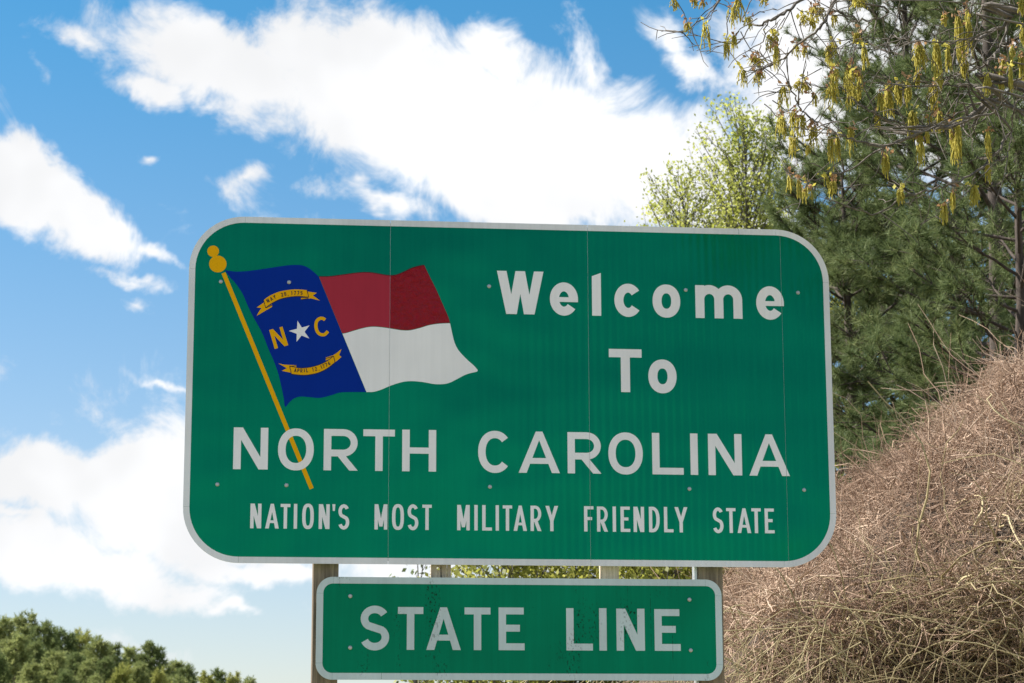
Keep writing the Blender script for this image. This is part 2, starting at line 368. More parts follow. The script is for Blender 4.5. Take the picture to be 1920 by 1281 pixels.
def glyph(ch, w, h, t):
    c,r = w/2, h/2; tv = t*0.92                        # stroke of uprights and of cross strokes
    e = 2.15 if w/h > 0.6 else 2.7
    if ch == 'I' : return [rect(0,0,w,h)]
    if ch == 'l' : return [([(0,0),(w,0),(w,h),(0,h*0.92)],[(0,1,2,3)])]
    if ch == 'L' : return [rect(0,0,t,h), rect(t*.5,0,w,tv)]
    if ch == 'T' : return [rect(0,h-tv,w,h), rect(c-t/2,0,c+t/2,h-tv*.5)]
    if ch == 'H' : return [rect(0,0,t,h), rect(w-t,0,w,h), rect(t*.5,r-tv*.45,w-t*.5,r+tv*.45)]
    if ch in 'EF':
        o = [rect(0,0,t,h), rect(t*.5,h-tv,w*.97,h), rect(t*.5,r-tv*.4,w*.82,r+tv*.6)]
        return o+[rect(t*.5,0,w,tv)] if ch == 'E' else o
    if ch == 'N' :
        d = t*1.22; return [rect(0,0,t,h), rect(w-t,0,w,h), quad((0,h),(d,h),(w,0),(w-d,0))]
    if ch == 'M' :
        d = t*1.1; return [rect(0,0,t,h), rect(w-t,0,w,h), quad((0,h),(d,h),(c+d*.42,h*.12),(c-d*.42,h*.12)), quad((w-d,h),(w,h),(c+d*.42,h*.12),(c-d*.42,h*.12))]
    if ch == 'A' :
        d = t*1.08; return [quad((0,0),(d,0),(c+d*.42,h),(c-d*.42,h)), quad((w-d,0),(w,0),(c+d*.42,h),(c-d*.42,h)), rect(w*.22,h*.22,w*.78,h*.22+tv*.85)]
    if ch == 'Y' :
        d = t*1.1; return [rect(c-t/2,0,c+t/2,h*.46), quad((0,h),(d,h),(c+t*.5,h*.40),(c-t*.5,h*.40)), quad((w-d,h),(w,h),(c+t*.5,h*.40),(c-t*.5,h*.40))]
    if ch == 'W' :
        d = t*1.05; a = w*.31; return [quad((0,h),(d,h),(a+d*.38,0),(a-d*.55,0)), quad((c-d*.5,h),(c+d*.42,h),(a+d*.55,0),(a-d*.4,0)),
            quad((c-d*.42,h),(c+d*.5,h),(w-a+d*.4,0),(w-a-d*.55,0)), quad((w-d,h),(w,h),(w-a+d*.55,0),(w-a-d*.38,0))]
    if ch in 'Oo0': return [strip(sarc(c,r,(w-t)/2,(h-tv)/2,0,352.8,49,e), t, True)]
    if ch == 'C' : return [strip(sarc(c,r,(w-t)/2,(h-tv)/2,42,318,44,e), t)]
    if ch == 'c' : return [strip(sarc(c,r,(w-t)/2,(h-tv)/2,38,322,44,2.0), t)]
    if ch == 'e' : return [strip(sarc(c,r,(w-t)/2,(h-tv)/2,0,322,50,2.0), t), rect(t*.6,r-tv*.36,w,r+tv*.22)]
    if ch == 'm' :
        a = (w+t)/2; o = [rect(0,0,t,h)]
        for x0 in (0,a-t):
            x1 = x0+a; rr = (a-t)/2
            o.append(strip([(x1-t/2,0),(x1-t/2,h*.3)]+sarc(x0+t/2+rr,h-tv/2-rr*1.05,rr,rr*1.05,0,165,16), t))
        return o
    if ch in 'RP':
        hb = h*0.42; y0 = h-tv/2; yb = h*.42; ry = (y0-yb)/2; rx = min(w*.40, ry*1.05); cx = w-t/2-rx
        bowl = strip([(t*.5,y0),(cx*.8,y0)]+sarc(cx,(y0+yb)/2,rx,ry,90,-90,20)+[(cx*.8,yb),(t*.5,yb)], tv)
        o = [rect(0,0,t,h), bowl]
        if ch == 'R': o.append(quad((w-t*1.12,0),(w,0),(w*.44+t*.62,yb),(w*.44-t*.5,yb)))
        return o
    if ch == 'D' :
        rx = w*.55; cx = w-t/2-rx
        return [rect(0,0,t,h), strip([(t*.5,h-tv/2)]+sarc(cx,r,rx,r-tv/2,90,-90,28,2.4)+[(t*.5,tv/2)], t)]
    if ch == 'S' :
        rx = (w-t)/2; ry = (h-tv)/4
        p = sarc(c,h-tv/2-ry,rx*.97,ry,28,228,22)+sarc(c,tv/2+ry,rx,ry*1.02,48,-158,22)
        q = [np.array(x) for x in p]
        return [strip(q, t)]
    if ch == "'" : return [([(w*.15,0),(w*.85,0),(w,h),(0,h)],[(0,1,2,3)])]
    if ch == '1' : return [rect(c-t/2,0,c+t/2,h), quad((c-t*1.6,h*.8),(c-t/2,h*.78),(c-t/2,h),(c-t*.6,h))]
    if ch == '7' : return [rect(0,h-tv,w,h), quad((w*.22,0),(w*.22+t,0),(w,h-tv),(w-t*1.05,h-tv))]
    if ch == '2' : return [strip(sarc(c,h*.7,(w-t)/2,h*.3-tv/2,160,-35,16)+[(t*.7,tv)], t), rect(0,0,w,tv)]
    if ch == '5' : return [rect(0,h-tv,w*.9,h), rect(0,h*.5,t,h), strip(sarc(c,h*.33,(w-t)/2,h*.33-tv/2,125,-150,18), t)]
    if ch == '6' : return [strip(sarc(c,h*.32,(w-t)/2,h*.32-tv/2,0,345,24), t, True), strip([(t*.5,h*.35),(t*.6,h*.6),(w*.35,h*.85),(w*.75,h-tv/2)], t)]
    if ch == ',' : return [rect(0,0,t,tv*1.1)]
    return []
def row(letters, parent, t_px, mats, yf, name='letter'):
    """letters: (char, x0, x1, ytop, ybottom) in photo pixels, read onto the sign face; one baseline and cap height a row"""
    geo = []
    for ch,x0,x1,y0,y1 in letters:
        ym = (y0+y1)/2; xm = (x0+x1)/2
        sl = 0.5*0.018*(x1-x0)
        geo.append((ch, plane(x0,ym)[0], plane(x1,ym)[0], plane(xm,y0+sl)[1], plane(xm,y1-sl)[1]))
    caps = [q for q in geo if q[0] not in "'ceomC OS"] or geo
    zb = np.mean([q[4] for q in caps])
    for k,(ch,xa,xb,zt,zz) in enumerate(geo):
        t = t_px/F*13.95
        b = zb if ch != "'" else zz
        if ch in 'ceomCOS': b = zb-0.006*(zt-zz)
        polys = [([(p[0]+xa, p[1]+b) for p in pts], fs) for pts,fs in glyph(ch, xb-xa, (zt-b), t)]
        prism(name, polys, yf, 0.0005, parent, mats[k%len(mats)])
def catmull(P, n=6):
    P = [np.array(p,float) for p in P]; P = [2*P[0]-P[1]]+P+[2*P[-1]-P[-2]]; out = []
    for i in range(1,len(P)-2):
        for k in range(n):
            t = k/n; a,b,c_,d = P[i-1],P[i],P[i+1],P[i+2]
            out.append(tuple(0.5*((2*b)+(-a+c_)*t+(2*a-5*b+4*c_-d)*t*t+(-a+3*b-3*c_+d)*t**3)))
    out.append(tuple(P[-2])); return out
def rounded(x0,z0,x1,z1,r,n=14):
    out = []
    for cx,cz,a in ((x1-r,z1-r,0),(x0+r,z1-r,90),(x0+r,z0+r,180),(x1-r,z0+r,270)):
        out += [(cx+r*math.cos(rad(a+90*k/n)), cz+r*math.sin(rad(a+90*k/n))) for k in range(n+1)]
    return out
def border(x0,z0,x1,z1,ro,bw,joints,parent,m,yf,yb):
    """border of separate strips: each corner and each straight run between the joints"""
    ri = ro-bw; g_ = 0.0010
    for cx,cz,a in ((x1-ro,z1-ro,0),(x0+ro,z1-ro,90),(x0+ro,z0+ro,180),(x1-ro,z0+ro,270)):
        n = 14; O = [(cx+ro*math.cos(rad(a+90*k/n)), cz+ro*math.sin(rad(a+90*k/n))) for k in range(n+1)]
        I = [(cx+ri*math.cos(rad(a+90*k/n)), cz+ri*math.sin(rad(a+90*k/n))) for k in range(n+1)]
        prism('corner_border', [(O+I, [(k,k+1,n+2+k,n+1+k) for k in range(n)])], yf, yb, parent, m, False)
    for zz0,zz1,js in ((z1-bw,z1,joints['top']),(z0,z0+bw,joints['bottom'])):
        xs = [x0+ro]+list(js)+[x1-ro]
        for a,b in zip(xs,xs[1:]): prism('border_strip', [rect(a+g_,zz0,b-g_,zz1)], yf, yb, parent, m, False)
    for xx0,xx1,js in ((x0,x0+bw,joints.get('left',[])),(x1-bw,x1,joints.get('right',[]))):
        zs = [z0+ro]+list(js)+[z1-ro]
        for a,b in zip(zs,zs[1:]): prism('border_strip', [rect(xx0,a+g_,xx1,b-g_)], yf, yb, parent, m, False)
def bolt_mesh():
    bm = bmesh.new(); prof = [(0.0120,0.0),(0.0120,-0.0025),(0.0090,-0.003),(0.0086,-0.0085),(0.0062,-0.0105),(0.0,-0.0115)]
    rings = []
    for r,y in prof[:-1]: rings.append([bm.verts.new((r*math.cos(2*math.pi*k/12),y,r*math.sin(2*math.pi*k/12))) for k in range(12)])
    for a,b in zip(rings,rings[1:]):
        for k in range(12): bm.faces.new((a[k],a[(k+1)%12],b[(k+1)%12],b[k]))
    bm.faces.new(rings[-1]); bmesh.ops.recalc_face_normals(bm, faces=bm.faces[:])
    me = bpy.data.meshes.new('bolt'); bm.to_mesh(me); bm.free(); me.materials.append(TIN); return me
BOLT = bolt_mesh()
def bolts(px, parent):
    for u,v in px:
        o = add('bolt', BOLT, None, parent); p = plane(u,v); o.location = Vector((p[0],-0.002,p[1]))-Vector(BASE[parent.name])

# ------------------------------------------------------------------ the big welcome sign
X0,X1,Z0,Z1 = -SW/2, SW/2, ZC-SH/2, ZC+SH/2
big = thing('welcome_sign', 'large green rounded sign with waving flag reading Welcome To North Carolina', 'sign', (0,0,Z0))
RO = 0.335; BW = 0.038
outline = rounded(X0+0.003,Z0+0.003,X1-0.003,Z1-0.003,RO-0.003)
cuts = [X0-1]+SEAMS+[X1+1]
for a,b in zip(cuts,cuts[1:]):
    bm = bmesh.new(); fv = [bm.verts.new((x,0,z-Z0)) for x,z in outline]; f = bm.faces.new(fv)
    if f.normal.y > 0: pass
    for cx,no in ((a+GAP/2,(-1,0,0)),(b-GAP/2,(1,0,0))):
        bmesh.ops.bisect_plane(bm, geom=bm.verts[:]+bm.edges[:]+bm.faces[:], plane_co=(cx,0,0), plane_no=no, clear_outer=True)
    r = bmesh.ops.extrude_face_region(bm, geom=bm.faces[:]); bmesh.ops.translate(bm, vec=(0,0.0015,0), verts=[v for v in r['geom'] if isinstance(v,bmesh.types.BMVert)])
    bmesh.ops.recalc_face_normals(bm, faces=bm.faces[:])
    me = bpy.data.meshes.new('panel'); bm.to_mesh(me); bm.free(); add('panel', me, GREEN, big)
# aluminium backing behind the joints
for k,sx in enumerate(SEAMS): add('joint_backing', box(sx-0.03,sx+0.03,0.0022,0.012,Z0+0.02,Z1-0.02,0,np.array([0,0,Z0])), ALU, big)
for zz in (plane(960,540)[1], plane(960,913)[1]):
    add('stringer', box(X0+0.12,X1-0.12,0.0125,0.062,zz-0.045,zz+0.045,0.003,np.array([0,0,Z0])), PINEWOOD, big)
jx = lambda u,v: plane(u,v)[0]
border(X0,Z0,X1,Z1,RO,BW,{'top':[SEAMS[0],SEAMS[1],jx(1385,430)],'bottom':[SEAMS[0],SEAMS[1]]},big,BORDER,-0.0016,0.0042)
L1 = -0.0010; L2 = -0.0018; L3 = -0.0030; L4 = -0.0036
# flag
z1 = lambda p: plane(340+p[0]/3.3103, 400+p[1]/3.3103)
z3 = lambda p: plane(470+p[0]/4.416, 490+p[1]/4.416)
def sheet(name, pts, yf, parent, m, sub=6): return prism(name, [ngon(pts)], yf, 0.0005, parent, m)
b_top = catmull([(268,352),(330,362),(400,360),(480,350),(560,338),(640,326),(700,321),(750,324),(790,340),(830,372),(852,393)])
b_bot = catmull([(1147,1110),(1060,1110),(985,1113),(930,1130),(860,1146),(800,1142),(740,1138),(700,1150),(670,1175),(648,1203)])
b_left = catmull([(648,1203),(640,1190),(636,1150),(615,1050),(600,990),(575,920),(540,840),(500,740),(450,650),(415,580),(380,500),(340,440),(300,395),(268,352)],4)
canton = sheet('flag_canton', [z1(p) for p in b_top+b_bot+b_left[1:-1]], L1, big, BLUE)
r_top = catmull([(854,393),(920,392),(1000,382),(1090,370),(1160,367),(1220,375),(1280,385),(1330,383),(1380,364),(1430,340),(1480,326),(1508,322)])
r_right = catmull([(1508,322),(1530,370),(1580,470),(1620,560),(1655,640),(1668,680)],3)
mid = catmull([(1668,680),(1600,683),(1540,692),(1480,710),(1420,724),(1370,724),(1310,715),(1250,706),(1190,702),(1140,708),(1080,724),(1020,742),(998,744)])
redpts = [z1(p) for p in r_top+r_right[1:]+mid[1:]]
def clip_x(pts, x, keep_left):
    out = []; n = len(pts); ins = (lambda p: p[0] <= x) if keep_left else (lambda p: p[0] >= x)
    for i in range(n):
        a,b = pts[i],pts[(i+1)%n]
        if ins(a): out.append(a)
        if ins(a) != ins(b):
            t = (x-a[0])/(b[0]-a[0]); out.append((x, a[1]+t*(b[1]-a[1])))
    return out
sheet('flag_red_bar', clip_x(redpts, SEAMS[0]-GAP/2, True), L1, big, RED)
o = sheet('flag_red_bar', clip_x(redpts, SEAMS[0]+GAP/2, False), L1, big, RED2); o['label'] = 'glossy wrinkled dark red half of the flag bar'
w_right = catmull([(1668,684),(1680,740),(1695,800),(1720,850),(1770,905),(1815,945),(1840,974)],4)
w_bot = catmull([(1836,983),(1770,1000),(1710,1030),(1670,1050),(1630,1060),(1570,1060),(1500,1048),(1430,1042),(1370,1048),(1300,1070),(1240,1095),(1195,1108),(1149,1110)])
sheet('flag_white_bar', [z1((p[0],p[1])) for p in w_right+w_bot+[(1000,747)]+[(p[0],p[1]+3) for p in mid[::-1][1:-1]]], L1, big, WHITE_V)
# dark keyline of the flag
prism('flag_keyline', [strip([z1(p) for p in r_top], 0.0035)], L3, 0.0005, big, sheeting('dark_red_line',(0.05,0.004,0.01),0.5,0.3,0))
pole = prism('flag_pole', [strip([plane(419,512),plane(470,637),plane(530,784),plane(584.3,916.5)], 8.0/F*13.95)], L1-0.0003, 0.0005, big, GOLD)
for u,v,r in ((408.4,495.2,16.3),(399.6,471.3,11.0)):
    c = plane(u,v); r = r/F*13.95
    prism('finial_ball', [ngon([(c[0]+r*math.cos(2*math.pi*k/32), c[1]+r*math.sin(2*math.pi*k/32)) for k in range(32)])], L1-0.0005-0.0002*(r<.04), 0.0005, big, GOLD)
tips = [(388,493),(487,532),(485,640),(380,668),(316,577)]; cx,cy = 411,582
st = []
for k in range(5):
    a,b = np.array(tips[k]),np.array(tips[(k+1)%5]); st += [tuple(a), tuple(np.array([cx,cy])+((a+b)/2-np.array([cx,cy]))*0.47)]
sheet('star', [z3(p) for p in st], L2, canton, WHITE_V)
tN = lambda *p: ([z3(q) for q in p],[(0,1,2,3)])
prism('letter', [tN((153,570),(180,562),(226,719),(199,727)), tN((238,548),(263,541),(311,695),(284,703)), tN((153,570),(184,561),(311,695),(280,705))], L2, 0.0005, canton, GOLD)
prism('letter', [strip([z3(p) for p in catmull([(616,486),(597,474),(571,475),(548,495),(540,528),(545,565),(562,596),(589,609),(616,605),(639,580)],4)], 27/4.416/F*13.95)], L2, 0.0005, canton, GOLD)
def banner(polys, lines, text, arc):
    for nm,p in polys: sheet(nm, [z3(q) for q in p], L2-(0.0004 if nm=='banner' else 0), canton, GOLD)
    for ln in lines: prism('banner_outline', [strip([z3(q) for q in ln], 0.0038)], L3, 0.0005, canton, INK)
    hh,t = 31,5.0
    for ch,(u,v),ang,wd in arc:
        ca,sa = math.cos(rad(ang)),math.sin(rad(ang)); polys2 = []
        h_ = hh if ch != ',' else hh
        for pts,fs in glyph(ch, wd, h_, t): polys2.append(([z3((u+(x-wd/2)*ca+y*sa, v+(x-wd/2)*sa-y*ca)) for x,y in pts], fs))
        prism('banner_letter', polys2, L4, 0.0005, canton, INK)
up_t = catmull([(107,322),(160,285),(240,252),(330,236),(400,234),(466,240)]); up_b = catmull([(480,298),(400,291),(330,296),(250,313),(180,346),(124,386)])
banner([('banner',up_t+up_b),('banner_tail',[(112,340),(50,383),(90,388),(70,415),(50,453),(125,408),(178,378),(177,358),(124,384)]),
        ('banner_tail',[(466,250),(548,262),(515,284),(573,326),(500,308),(418,318),(415,298),(479,300)])],
       [up_t[:1]+[(124,386)], up_b, [(466,240),(480,298)], [(124,388),(178,364)], [(415,302),(480,300)], [(418,318),(478,308)]],
       'MAY 20, 1775', [('M',(151,341),-30,20),('A',(178,325),-27,20),('Y',(204,311),-24,20),('2',(264,293),-14,16),('0',(289,287),-11,16),(',',(311,290),-5,5),
        ('1',(342,280),-3,12),('7',(367,279),0,17),('7',(393,279),2,17),('5',(420,281),4,17)])
lo_t = catmull([(322,868),(400,884),(480,880),(560,860),(630,828),(686,785)]); lo_b = catmull([(698,838),(640,884),(570,920),(500,938),(430,944),(338,935)])
banner([('banner',lo_t+lo_b),('banner_tail',[(228,846),(280,857),(378,861),(378,878),(326,872),(338,924),(258,908),(300,886)]),
        ('banner_tail',[(622,798),(684,778),(715,758),(752,727),(732,778),(752,792),(727,815),(699,836),(688,796),(622,822)])],
       [lo_t, [(322,868),(338,935)], lo_b, [(686,785),(698,838)], [(622,806),(686,786)], [(326,872),(378,866)]],
       'APRIL 12, 1776', [('A',(368,919),8,20),('P',(394,921),5,17),('R',(420,922),2,18),('I',(445,921),-2,5),('L',(469,919),-5,15),('1',(519,913),-10,12),('2',(543,908),-12,16),(',',(568,905),-14,5),
        ('1',(591,892),-18,12),('7',(609,884),-20,15),('7',(632,873),-22,15),('6',(656,860),-26,16)])
# lettering
row([('W',931.8,1019.1,508,590.1),('e',1031,1083.6,530,592.4),('l',1109.9,1126.8,511.8,592.4),('c',1151.9,1203.6,532.4,593.9),('o',1223.5,1275.3,533.9,595.8),('m',1303.8,1391.5,535,597.3),('e',1417.8,1469.5,537.3,598.8)], big, 17.5, [WHITE_V,WHITE_V,WHITE_V,WHITE_H,WHITE_H,WHITE_H,WHITE_V], L2)
row([('T',1141.8,1203.3,654.3,736),('o',1215.6,1268.5,674.5,737.5)], big, 17.5, [WHITE_H], L2)
row([('N',437.6,502.6,801.4,881.6),('O',521.3,588.3,803.4,883.2),('R',607,671,804.3,883.9),('T',681,740.2,805,884.2),('H',754.1,817.8,805.6,884.8),
     ('C',896.5,959.5,808,886.8),('A',972.3,1049.5,808.8,887.5),('R',1064.1,1127.1,810.3,888.3),('O',1140.6,1205.1,811,889.8),('L',1222.8,1281.3,811.8,890.1),('I',1294.4,1308.3,812.9,890.5),('N',1327.8,1390.8,813.3,891.3),('A',1404.3,1480,814,892.4)],
    big, 14.0, [WHITE_V,WHITE_V,WHITE_V,WHITE_V,WHITE_V,WHITE_V,WHITE_V,WHITE_H,WHITE_V,WHITE_V,WHITE_V,WHITE_V,WHITE_V], L2)
row([('N',469.3,490,944.3,992.1),('A',497.4,523,944.6,992.2),('T',525.9,544.3,944.9,992.3),('I',550.8,557.2,945,992.5),('O',566.6,588.3,944.6,993),('N',597.6,618,945.5,992.8),("'",623.2,628.7,945.5,958.2),('S',634.2,654.9,945.8,993.4),
     ('M',702.2,726.3,945.5,993.4),('O',735,757.3,945.4,994),('S',763.9,784.4,945.9,994.5),('T',791.9,809.4,946.4,994.5),
     ('M',857.1,880.7,946.8,994.5),('I',889.4,895.6,947,994.6),('L',904.1,922.3,947.2,995),('I',929.3,935.4,947.5,995),('T',942.6,960.3,947.7,995.4),('A',962.9,987.9,948,995.5),('R',994.7,1015,948.2,995.8),('Y',1022.7,1046.5,948.6,996.3),
     ('F',1095.1,1113.5,949.3,996.5),('R',1119.3,1139.7,949.8,996.7),('I',1148.7,1154.9,949.9,997),('E',1163.5,1181.5,950,997.2),('N',1187.8,1207.7,950.2,997.4),('D',1216.7,1236.7,950.4,997.6),('L',1244.9,1262.5,950.6,997.8),('Y',1264.8,1289.1,950.9,998.2),
     ('S',1336.4,1356.3,951.8,1000.2),('T',1361.8,1379.4,952.8,1000.2),('A',1382.5,1408,953,1000.2),('T',1409.1,1426.7,953.2,1000.2),('E',1433.8,1451.8,953.6,1000.2)],
    big, 6.3, [WHITE_V], L2)
bolts([(414,528.4),(542,529.5),(917,537),(1285.5,544),(1496,549),(407.5,908.5),(537,910),(918.5,913),(1292.5,917),(1507.5,919)], big)

# ------------------------------------------------------------------ the state line sign
a0 = plane(594,1081); a1 = plane(1352.5,1087.5); a2 = plane(1356,1278); a3 = plane(591.5,1273)
sx0,sx1 = (a0[0]+a3[0])/2,(a1[0]+a2[0])/2; sz1,sz0 = (a0[1]+a1[1])/2,(a2[1]+a3[1])/2
small = thing('state_line_sign', 'long low green sign reading State Line, bolted below the large welcome sign', 'sign', ((sx0+sx1)/2,0,sz0))
ro2 = 0.098; off = BASE[small.name]
prism('panel', [ngon(rounded(sx0+.003,sz0+.003,sx1-.003,sz1-.003,ro2-.003))], 0.0, 0.004, small, GREEN2, False)
border(sx0,sz0,sx1,sz1,ro2,0.040,{'top':[],'bottom':[jx(715,1270)]},small,WHITE_OLD,-0.0014,0.0042)
SE = SEAMS; SEAMS = []
row([('S',675.5,729.8,1135.8,1219.8),('T',745.9,793.6,1138,1218.5),('A',799.3,864.1,1138.4,1218.9),('T',871,919.6,1138.9,1218.9),('E',934.9,983.5,1138.9,1219.8),
     ('L',1061.8,1111.3,1140.2,1220.7),('I',1123.5,1137.5,1140.5,1220.8),('N',1155.9,1208.8,1141,1221),('E',1227.2,1275.8,1142,1221.6)], small, 13.8, [WHITE_OLD], L1)
bolts([(656.7,1118),(656.5,1214.7),(1292.5,1124.5),(1295,1219.5)], small)
for v in (1121,1217):
    zz = plane(960,v)[1]; add('stringer', box(sx0+0.05,sx1-0.05,0.0045,0.062,zz-0.035,zz+0.035,0.003,off), PINEWOOD, small)

# ------------------------------------------------------------------ posts and braces
def post(name, label, u0, u1, v, y0, dep, top, m, z_low, group=None):
    x0 = on_y(u0,v,y0)[0]; x1 = on_y(u1,v,y0)[0]
    zb = float(gz((x0+x1)/2,y0))-0.4 if z_low is None else z_low
    me = box(x0,x1,y0,y0+dep,zb,top,0.006,np.array([(x0+x1)/2,y0+dep/2,zb])); me.materials.append(m)
    o = bpy.data.objects.new(name, me); C.objects.link(o); o.location = ((x0+x1)/2,y0+dep/2,zb)
    o['label'] = label
    o['category'] = 'post' if z_low is None else 'brace'
    if group: o['group'] = group
    return o
post('sign_post', 'dark weathered square wooden post holding the flag side of both signs', 586.5, 635, 1070, 0.0626, 0.15, Z1-0.1, POST, None, 'posts of the welcome sign')
post('sign_post', 'wooden post holding both signs beside the dry brown brush', 1308.5, 1355, 1072, 0.0626, 0.15, Z1-0.1, POST, None, 'posts of the welcome sign')
post('metal_strip', 'thin galvanised steel strip fixed to the wooden post beside the brush', 1300.3, 1308.2, 1072, 0.066, 0.05, Z1-0.4, GALV, 0.0)
# timber brace with routed grooves and a bolt hole
def brace(label, u0, u1, v, grooved):
    xa,xb = on_y(u0,v,0.0626)[0], on_y(u1,v,0.0626)[0]; zb = sz0+0.06; zt = Z1-0.3
    t = thing('timber_brace', label, 'brace', ((xa+xb)/2,0.08,zb)); o_ = BASE[t.name]
    if grooved:
        hz_ = plane(822,1064)[1]; hx = on_y(822,1064,0.0626)[0]; r = 0.0105
        s1 = xa+(xb-xa)*0.48
        # board with a hole: frame of quads around a 16-gon
        bm = bmesh.new(); ring = [(hx+r*math.cos(2*math.pi*k/16+math.pi/16), hz_+r*math.sin(2*math.pi*k/16+math.pi/16)) for k in range(16)]
        sq = []
        for x,z in ring:
            dx,dz = x-hx,z-hz_; k = 0.018/max(abs(dx),abs(dz)); sq.append((hx+dx*k,hz_+dz*k))
        front = {}
        def vv(x,z,y): return bm.verts.new((x-o_[0],y-o_[1],z-o_[2]))
        for y in (0.0626,0.095):
            A = [vv(*p,y) for p in ring]; B = [vv(*p,y) for p in sq]; front[y] = A
            for k in range(16): bm.faces.new((A[k],A[(k+1)%16],B[(k+1)%16],B[k]))
        for k in range(16): bm.faces.new((front[0.0626][k],front[0.0626][(k+1)%16],front[0.095][(k+1)%16],front[0.095][k]))
        h = 0.018
        cs = [q for q in sq]
        for (x0_,x1_,z0_,z1_) in ((xa,hx-h*0.98,zb,zt),(hx+h*0.98,s1,zb,zt),(hx-h*0.98,hx+h*0.98,zb,hz_-h*0.98),(hx-h*0.98,hx+h*0.98,hz_+h*0.98,zt)):
            bb = box(x0_,x1_,0.0626,0.095,z0_,z1_,0,o_); bm.from_mesh(bb); bpy.data.meshes.remove(bb)
        bmesh.ops.recalc_face_normals(bm, faces=bm.faces[:])
        me = bpy.data.meshes.new('board'); bm.to_mesh(me); bm.free(); add('board', me, PINEWOOD, t)
        s2 = s1+(xb-s1)*0.62
        add('board', box(s1+0.004,s2,0.070,0.095,zb,zt,0.001,o_), PINEWOOD, t); add('board', box(s2+0.003,xb,0.064,0.095,zb,zt,0.001,o_), PINEWOOD, t)
    else:
        add('board', box(xa,xb,0.0626,0.10,zb,zt,0.003,o_), PINEWOOD, t)
brace('pale grooved timber brace with a round bolt hole between the two signs', 808, 845.5, 1066, True)
brace('plain pale timber brace between the two signs', 1125, 1160.5, 1068, False)
SEAMS = SE

# ------------------------------------------------------------------ vegetation builders
def unit(v): return v/(np.linalg.norm(v,axis=-1,keepdims=True)+1e-9)
def tufts(rng, P, D, length, width, n, spread=0.75):
    """n thin needles round each shoot P with direction D, as single triangles"""
    N = len(P); L = np.asarray(length).reshape(-1,1)*np.ones((N,1))
    d = unit(D[:,None,:]*1.0+rng.normal(0,spread,(N,n,3)))
    s = unit(np.cross(d, rng.normal(0,1,(N,n,3))))
    ln = L[:,:,None]*rng.uniform(0.7,1.1,(N,n,1)); b = P[:,None,:]-D[:,None,:]*(rng.uniform(0,0.7,(N,n,1))*L[:,:,None])
    V = np.stack([b-s*width/2, b+s*width/2, b+d*ln],2).reshape(-1,3)
    return V, np.arange(N*n*3).reshape(-1,3)
def leaves(rng, P, size, n, jit):
    """n small folded diamond leaves about each point"""
    N = len(P); c = P[:,None,:]+rng.normal(0,jit,(N,n,3))
    d = unit(rng.normal(0,1,(N,n,3))+np.array([0,0,-0.2])); s = unit(np.cross(d,rng.normal(0,1,(N,n,3))))
    z = size*rng.uniform(0.5,1.2,(N,n,1))
    V = np.stack([c-d*z*.5, c+s*z*.30, c+d*z*.5, c-s*z*.30],2).reshape(-1,3)
    return V, np.arange(N*n*4).reshape(-1,4)
